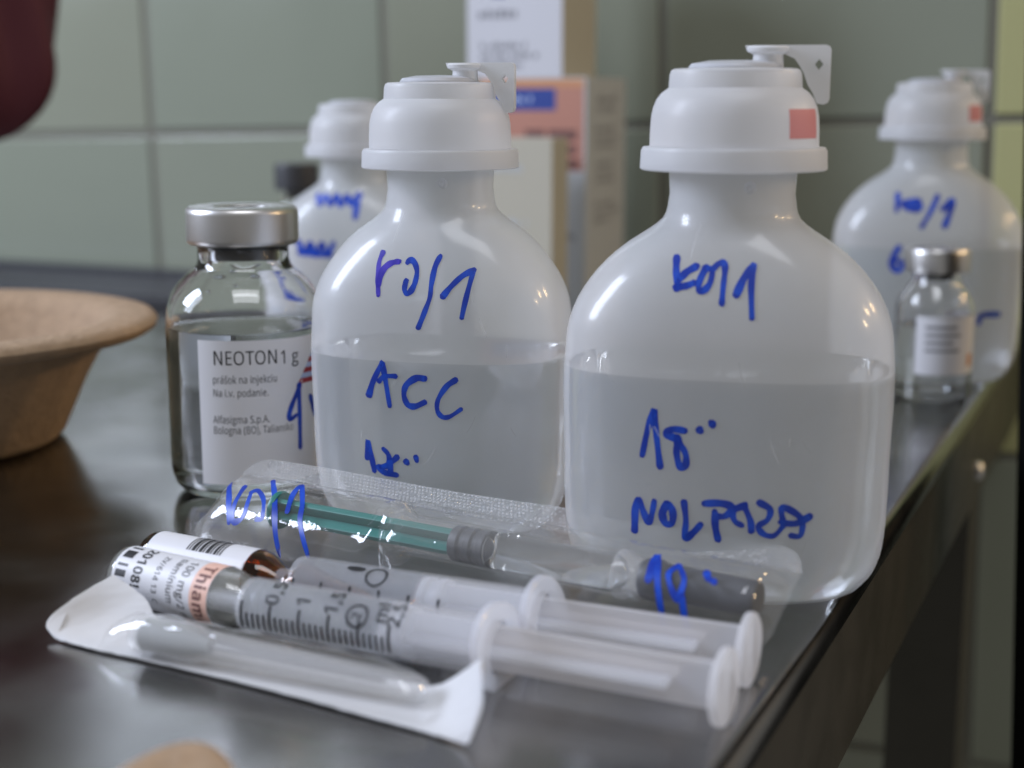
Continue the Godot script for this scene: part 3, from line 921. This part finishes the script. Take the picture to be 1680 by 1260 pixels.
func red_cloth() -> void:
	var t := thing("hanging_cloth", "dark red cloth bundle hanging in front of the tiled wall", "cloth", Vector3(-0.229, 0.070, -0.60))
	var rings := []
	for i in 26:
		var h := i * 5.0
		var k := i / 25.0
		var r := PackedVector3Array()
		var w := 44.0 * sqrt(1.0 - pow(1.0 - minf(k * 3.2 + 0.03, 1.0), 2.2))
		for j in 64:
			var a := TAU * j / 64
			var fold := 1.0 + 0.10 * sin(a * 5.0 + h * 0.02) + 0.05 * sin(a * 11.0 - h * 0.05)
			r.append(Vector3(cos(a) * w * fold, h, sin(a) * w * 0.6 * fold))
		rings.append(r)
	add("cloth", loft(rings, true, 60.0), "red_cloth", t)


func carton(label: String, at: Vector3, turn: float, size: Vector3, m: String, sidem: String, prints: Array) -> void:
	# at: the front right lower corner
	var t := thing("medicine_box", label, "box", at, turn, "cardboard medicine boxes by the wall")
	var w := size.x
	var h := size.y
	var d := size.z
	add("front_panel", box(Vector3(-w, 0, -0.5), Vector3(0, h, 0), 0.1), m, t)
	add("side_panel", box(Vector3(-0.5, 0, -d), Vector3(0, h, -0.51), 0.1), sidem, t)
	add("side_panel", box(Vector3(-w, 0, -d), Vector3(-w + 0.5, h, -0.51), 0.1), m, t)
	add("back_panel", box(Vector3(-w + 0.51, 0, -d), Vector3(-0.51, h, -d + 0.5), 0.1), m, t)
	add("top_panel", box(Vector3(-w + 0.51, h - 0.5, -d + 0.51), Vector3(-0.51, h - 0.02, -0.51), 0.1), m, t)
	for p in prints:
		# on the front: x0, x1, y0, y1, material; on the side when a sixth entry is given (x runs to the back)
		var solid: bool = p[4] in ["print_box_salmon", "print_orange", "print_blue", "print_brown"] and p[3] - p[2] > 2.5
		if p.size() > 5:
			add("side_printing", small_print(p[0], p[1], p[2], p[3], on_side), p[4], t)
		elif solid:
			add("printed_panel", box(Vector3(p[0], p[2], 0.01), Vector3(p[1], p[3], 0.05 + (0.04 if p[4] != "print_box_salmon" else 0.0))), p[4], t)
		else:
			add("printing", small_print(p[0], p[1], p[2], p[3], on_front), p[4], t)


func on_front(p: Vector2) -> Vector3:
	return Vector3(p.x, p.y, 0.12)


func on_side(p: Vector2) -> Vector3:
	return Vector3(0.06, p.y, -p.x)


# rows of word-like dashes too small to read
func small_print(x0: float, x1: float, y0: float, y1: float, place: Callable) -> ArrayMesh:
	var rng := RandomNumberGenerator.new()
	rng.seed = int((x0 + y0 + 200.0) * 10.0)
	var V := PackedVector3Array()
	var I := PackedInt32Array()
	var rows := maxi(1, int((y1 - y0) / 3.2))
	var step := (y1 - y0) / rows
	for k in rows:
		var x := x0
		var stop := x1 - rng.randf_range(0.0, 0.35) * (x1 - x0)
		while x < stop:
			var w := rng.randf_range(0.7, 1.6) * step * 0.34
			var b := y0 + k * step + step * 0.18
			var h := step * rng.randf_range(0.45, 0.72)
			var c := V.size()
			for q in [Vector2(x, b), Vector2(x + w, b), Vector2(x + w, b + h), Vector2(x, b + h)]:
				V.append(place.call(q))
			I.append_array([c, c + 1, c + 2, c, c + 2, c + 3])
			x += w + step * (0.16 if rng.randf() < 0.8 else 0.55)
	return mk(V, I, false)


# ---------------------------------------------------------------- the setting
func table() -> void:
	var t := thing("steel_table", "brushed stainless steel trolley top with rolled edge, apron and leg", "table", Vector3(0.0299, 0, -0.1858), deg_to_rad(-24.1))
	# cross-section of the top's right edge, drawn along the table
	var near := 420.0
	var far := -487.0
	var section := PackedVector2Array([Vector2(-900, 0), Vector2(-3.4, 0), Vector2(-2.0, -0.25), Vector2(-0.9, -0.9), Vector2(-0.25, -1.9), Vector2(0, -3.2), Vector2(0, -5.0), Vector2(-900, -5.0)])
	add("table_top", slab(section, far, near), "brushed_steel", t)
	add("apron", slab(PackedVector2Array([Vector2(-0.6, -5.05), Vector2(-0.6, -35), Vector2(-1.4, -37), Vector2(-3.0, -37.4), Vector2(-3.0, -5.05)]), far, near), "shaded_steel", t)
	add("apron", box(Vector3(-895, -37, far), Vector3(-3.1, -5.05, far + 2.0), 0.3), "shaded_steel", t)
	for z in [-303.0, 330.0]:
		var leg := add("leg", box(Vector3(-27, -700, z), Vector3(-3.3, -5.2, z + 2.0), 0.3), "shaded_steel", t)
		add("leg_flange", box(Vector3(-5.3, -700, z - 22.0), Vector3(-3.3, -5.2, z - 0.05), 0.3), "shaded_steel", leg)
	var bolt := add("bolt", lathe([0.0, 3.2, 0.8, 3.1, 1.7, 2.3, 2.1, 0.0], 0, 20), "aluminium", t)
	bolt.position = Vector3(-0.6, -26, -290) * MM
	var post := thing("door_post", "black painted upright post at the right, just past the steel table", "post", Vector3(0.1684, -0.6, -0.36))
	add("post", box(Vector3(0, 0, -40), Vector3(60, 1100, 0), 1.5), "black_paint", post)
	post.rotation.z = deg_to_rad(2.6)


func wall() -> void:
	var t := Node3D.new()
	t.name = "tiled_wall"
	t.set_meta("kind", "structure")
	t.set_meta("label", "pale green glazed tile wall with brown grout behind the table")
	add_child(t)
	t.position = Vector3(0, 0.0772, -0.68)
	t.rotation = Vector3(0, deg_to_rad(-24.0), 0.0)
	t.rotate_object_local(Vector3(0, 0, 1), 0.022)
	var T := 137.5
	var gap := 3.2
	add("grout_bed", box(Vector3(-1100, -700, -20), Vector3(348, 900, -1.5)), "grout", t)
	var rng := RandomNumberGenerator.new()
	rng.seed = 31
	var mesh := box(Vector3(gap * 0.5, gap * 0.5, -5), Vector3(T - gap * 0.5, T - gap * 0.5, 0), 1.2)
	for i in range(-6, 2):
		for j in range(-4, 6):
			var m := "glazed_tile_%d" % rng.randi_range(0, 3)
			if i == 1 and j >= -1:
				m = "yellow_tile"
			var o := add("tile", mesh, m, t)
			o.position = Vector3(72.0 + i * T, j * T, rng.randf_range(-0.3, 0.3)) * MM
			o.rotation = Vector3(rng.randf_range(-0.004, 0.004), rng.randf_range(-0.004, 0.004), 0)
	var shade_strip := thing("added_shade_strip", "dark strip added as shade along the foot of the tiled wall, behind the pulp bowl", "shade_strip", Vector3(0, 0.0002, -0.68), deg_to_rad(-24.0))  # added flat strip that stands in for the dark band of shade here
	add("shade_strip_floor", box(Vector3(-420, 0, 14), Vector3(-70, 1.5, 104), 0.5), "shade_strip_grey", shade_strip)
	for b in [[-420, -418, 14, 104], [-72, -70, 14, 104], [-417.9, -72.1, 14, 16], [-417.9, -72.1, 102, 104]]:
		add("shade_strip_rim", box(Vector3(b[0], 1.51, b[2]), Vector3(b[1], 5.0, b[3]), 0.5), "shade_strip_grey", shade_strip)


func lamp(called: String, at: Vector3, to: Vector3, size: Vector2, c: Color, e: float) -> void:
	var l := AreaLight3D.new()
	l.name = called
	l.area_size = size
	l.light_color = c
	l.light_energy = e
	l.shadow_enabled = true
	l.area_range = 6.0
	l.position = at
	add_child(l)
	l.look_at(to, Vector3.UP)


func _ready() -> void:
	# camera
	var cam := Camera3D.new()
	cam.name = "camera"
	var lens := CameraAttributesPhysical.new()
	lens.frustum_focal_length = 45.714
	lens.frustum_focus_distance = 0.285
	lens.frustum_near = 0.01
	lens.frustum_far = 20.0
	lens.exposure_aperture = 45.714 / 4.4
	cam.attributes = lens
	cam.position = Vector3(0, 0.0893, 0)
	cam.rotation.x = -atan(465.0 / 2400.0)
	add_child(cam)
	cam.current = true
	# the dim room round the table
	var env := Environment.new()
	env.background_mode = Environment.BG_COLOR
	env.background_color = lin(0.27, 0.265, 0.255)
	env.tonemap_mode = Environment.TONE_MAPPER_LINEAR
	env.tonemap_exposure = 0.90
	env.sdfgi_enabled = true
	env.ssao_enabled = true
	env.ssil_enabled = true
	var we := WorldEnvironment.new()
	we.name = "surroundings"
	we.environment = env
	add_child(we)
	# light: a tall window on the left, the ceiling light before the table, three warm lamps far off to the right
	lamp("window_light", Vector3(-0.95, 0.56, -0.36), Vector3(0, 0.06, -0.30), Vector2(0.26, 0.5), Color(0.87, 0.91, 1.0), 1.6)
	lamp("ceiling_light", Vector3(0.1, 1.5, 0.35), Vector3(0, 0, -0.35), Vector2(0.9, 0.5), Color(0.96, 0.97, 1.0), 1.2)
	lamp("warm_lamp", Vector3(1.02, 0.42, -0.62), Vector3(0.05, 0.05, -0.3), Vector2(0.06, 0.10), Color(1.0, 0.84, 0.62), 0.15)
	lamp("warm_lamp_001", Vector3(1.05, 0.50, -0.30), Vector3(0.05, 0.05, -0.3), Vector2(0.06, 0.08), Color(1.0, 0.84, 0.62), 0.16)
	lamp("warm_lamp_002", Vector3(1.10, 0.44, 0.0), Vector3(0.05, 0.05, -0.3), Vector2(0.07, 0.09), Color(1.0, 0.86, 0.66), 0.16)
	materials()
	# the setting
	wall()
	table()
	# the bottles
	infusion_bottle("front left infusion bottle with ro/1 and ACC handwritten in blue", Vector3(-0.0148, 0, -0.3055), deg_to_rad(-16), 38.6, [[-7.6, 60.5, -8.1, 58.8, -8.1, 56, -7.9, 54, -7.7, 52.1],
		[-7.8, 54.3, -7.2, 56.8, -6, 58.2, -4.6, 58.8, -3.7, 58.9],
		[-1.8, 58.8, -1.4, 59.3, -0.4, 58.9, 0.4, 57.2, 0.2, 55, -0.6, 53.2, -1.5, 52.7, -2, 53.5, -1.8, 55.1],
		[5, 60.2, 4.2, 58.2, 3.7, 54.7, 3.5, 52, 2.5, 49.1, 1.2, 45.9],
		[6.3, 52.4, 7.8, 54.3, 9.9, 56.4, 11.7, 57.4, 12.1, 57.5, 11.9, 56.6, 11.1, 52.5, 10.3, 48.2],
		[-9.9, 31.3, -8.9, 34.2, -7, 37.8, -6.7, 37.9, -6.2, 35.1, -5.3, 29.3],
		[-7.5, 34.4, -6.3, 35.4, -3.9, 35.6],
		[2.4, 35.4, 0.6, 35.4, -1.5, 33.9, -2.1, 31.8, -1.3, 29.8, 0.3, 29.5, 2.4, 30.5],
		[9, 35.4, 7.1, 34, 5.3, 31.2, 5.1, 28.9, 6.2, 27.6, 7.8, 27.8, 10.1, 29.4],
		[-10.7, 17.8, -10.5, 21.4, -9.8, 18.7, -9.1, 15.1],
		[-6.9, 20, -5.9, 19, -5.6, 17.5, -6.4, 16.2, -8.2, 16.1, -7, 15, -4.1, 14.6],
		[-3.9, 18.4, -5.6, 16.9, -7.5, 16.1],
		[-5.6, 17.7, -5.3, 15],
		[-1.9, 17.7, -1.6, 17.4],
		[0.3, 18.8, 0.5, 18]], 0.98, 0.94, true, false, 1.2, 2)
	infusion_bottle("largest infusion bottle at the front right, marked NOLPAZA, red sticker on its cap", Vector3(0.0395, 0, -0.2641), deg_to_rad(-14), 42.0, [[-7.9, 62.5, -7.8, 60.5, -7.4, 57.9],
		[-4.4, 61.3, -6, 60.3, -7.1, 59.1],
		[-7.4, 57.8, -5.8, 58.1, -4.6, 58.6],
		[-2.7, 61.1, -3.6, 59, -3.6, 57.5, -2.8, 57.4, -1.8, 58.7, -1.6, 60.8, -2.6, 61],
		[-1.6, 60.8, -0.5, 61.9, 0.4, 61.9, 0.6, 60.8, 0.5, 58.5, 0.4, 55.4],
		[2.8, 56.9, 3.8, 59.4, 5.1, 61.5, 5.4, 61.5, 5.2, 58.6, 5.6, 53.1],
		[-12.7, 28.2, -11.9, 32.4, -10.9, 35.8, -10.6, 35.9, -10.2, 31.8, -9.5, 26.5],
		[-5.3, 33.1, -7.5, 33.2, -8.4, 32.2, -6.7, 31.4, -6.6, 29, -6, 26.7, -5, 26.9, -5, 28.9, -6, 30.7, -6.5, 31.8],
		[-2.7, 33.4, -2.5, 33.2],
		[-0.6, 34.7, -0.4, 34.4],
		[-13.9, 14.2, -13.8, 18.4, -13.2, 20, -12.3, 17.8, -11.4, 16, -10.8, 17.5, -10.4, 20],
		[-8.1, 19.7, -8.9, 17.9, -8.3, 16.1, -7.1, 16.4, -7.1, 18.6, -8, 19.7],
		[-5.1, 20.2, -4.7, 16.9, -4.8, 13.7, -3.4, 14.8, -2.1, 16.4],
		[-1.5, 20.3, 1.5, 20.5, 3.3, 19.8, 2.2, 18.3, 0.9, 18.1],
		[0.3, 18.9, 0.5, 16.1, 1, 13.9],
		[5.5, 20.4, 3.5, 19.3, 3.8, 17.5, 5, 16.8],
		[5.3, 20.4, 6.5, 17.7, 6.7, 15.9],
		[8, 21, 9.8, 19.9, 9.4, 18, 7.9, 16.8, 8.8, 15.4, 10.6, 15.2, 12.1, 17],
		[12.1, 17.7, 11.7, 19.8, 12.4, 20.3, 15.1, 18.4, 15.1, 15.4, 13.5, 15.3],
		[11.6, 17.7, 14.1, 17.5, 16.5, 18.8]], 1.0, 1.0, true, true, 1.25)
	infusion_bottle("blurred rear infusion bottle beside the table edge, behind the small labelled vial", Vector3(0.1337, 0, -0.4720), deg_to_rad(-14), 44.0, [[-9.8, 60.4, -10, 55.6],
		[-4, 58.8, -8.3, 57.9, -6, 56],
		[-3.4, 58.6, -5.3, 57.4, -4.4, 55.8, -3, 56.6, -3.7, 58.3],
		[2.1, 60, 0.1, 55.3, -2.2, 50.8],
		[3.9, 56.2, 5.9, 58.7, 6.8, 58.4, 5.8, 54.8, 4.6, 51.2],
		[-8.8, 44.3, -10.8, 39.7, -9, 36.9, -7.2, 39.2, -9.2, 40.3],
		[16.5, 21, 17.2, 23.6, 22.2, 23.8]], 1.0, 1.0, true, true, 1.8)
	infusion_bottle("blurred rear infusion bottle without a pull tab, behind the NEOTON vial", Vector3(-0.0505, 0, -0.4720), deg_to_rad(-12), 30.0, [[-8.9, 64.5, -7.4, 61.7, -5.8, 64.6, -3.7, 61.8, -2, 64.6, -0.1, 61.4, 1.5, 64.7, 3.4, 61.9, 5, 64.7, 6.4, 64.7],
		[5.6, 65.2, 5.4, 57.7],
		[-14.5, 49.1, -12.3, 45.3, -10.1, 48.8, -8.1, 45, -5.9, 48.9, -3.9, 45.5, -1.8, 49],
		[-14.2, 45.7, -2.9, 45.1]], 0.93, 1.0, false, false, 2.2)
	# vials
	large_vial()
	small_vial("small blurred glass vial with silver cap, standing before the rear bottle at the table edge", Vector3(0.1278, 0, -0.4380), 11.4, 45.9, "aluminium", true)
	small_vial("blurred white labelled vial with dark cap, half hidden behind a bottle", Vector3(-0.0817, 0, -0.5600), 10.0, 66.0, "rubber", false)
	# on the table in front
	packed_syringe()
	ampoules()
	syringe("front syringe with bold graduations, its thumb disc nearest the table edge", Vector3(-0.0442, 0.0060, -0.2349), deg_to_rad(-25.3), 0.0, 2.5, true)
	syringe("rear syringe, lying between the front syringe and the clear blister", Vector3(-0.0376, 0.0060, -0.2464), deg_to_rad(-23.5), 0.0, 0.0, false)
	pouch()
	# background
	pulp_bowl("round beige pulp bowl with broad rim, left of the NEOTON vial", Vector3(-0.158, 0, -0.379), 63.5, 33.5, 37.0)
	pulp_bowl("out of focus beige pulp dish whose tip shows at the lower front", Vector3(-0.0415, 0, -0.1180), 60.0, 8.5, 36.0, 0.24)
	red_cloth()
	var turn := deg_to_rad(-24.0)
	carton("white medicine box with salmon panel and blue bar, standing at the bottom of the stack", Vector3(0.029, 0, -0.580), turn, Vector3(46, 98.3, 45), "grey_card", "grey_card", [[-46.0, -1.0, 62.0, 97.6, "print_box_salmon"], [-46.0, -1.0, 94.5, 97.6, "print_orange"], [-42.0, -13.0, 85.5, 94.0, "print_blue"], [-38.0, -17.0, 88.0, 91.6, "print_pale_blue"], [-26.0, -17.5, 74.0, 78.0, "print_brown"], [-16.0, -4.0, 74.0, 78.0, "print_brown"], [-14.5, -4.0, 68.5, 72.0, "print_brown"], [-14.0, -3.0, 62.8, 66.6, "print_brown"], [-16.0, -4.0, 34.0, 38.0, "print_lilac_grey"],
		[12.0, 38.0, 84.0, 92.0, "print_lilac_grey", 1], [10.0, 40.0, 70.0, 80.0, "print_lilac_grey", 1], [12.0, 36.0, 56.0, 66.0, "print_lilac_grey", 1], [10.0, 38.0, 40.0, 50.0, "print_lilac_grey", 1]])
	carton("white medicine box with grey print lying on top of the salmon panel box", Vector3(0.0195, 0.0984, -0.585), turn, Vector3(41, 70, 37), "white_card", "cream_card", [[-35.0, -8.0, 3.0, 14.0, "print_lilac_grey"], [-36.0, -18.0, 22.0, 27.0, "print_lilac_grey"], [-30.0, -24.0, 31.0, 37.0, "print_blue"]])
	carton("small cream medicine box standing in front of the salmon panel box", Vector3(0.0149, 0, -0.550), turn, Vector3(32, 75.5, 16), "cream_card", "cream_card", [[-26.0, -6.0, 62.0, 66.0, "grey_card"], [-28.0, -5.0, 42.0, 46.0, "grey_card"]])
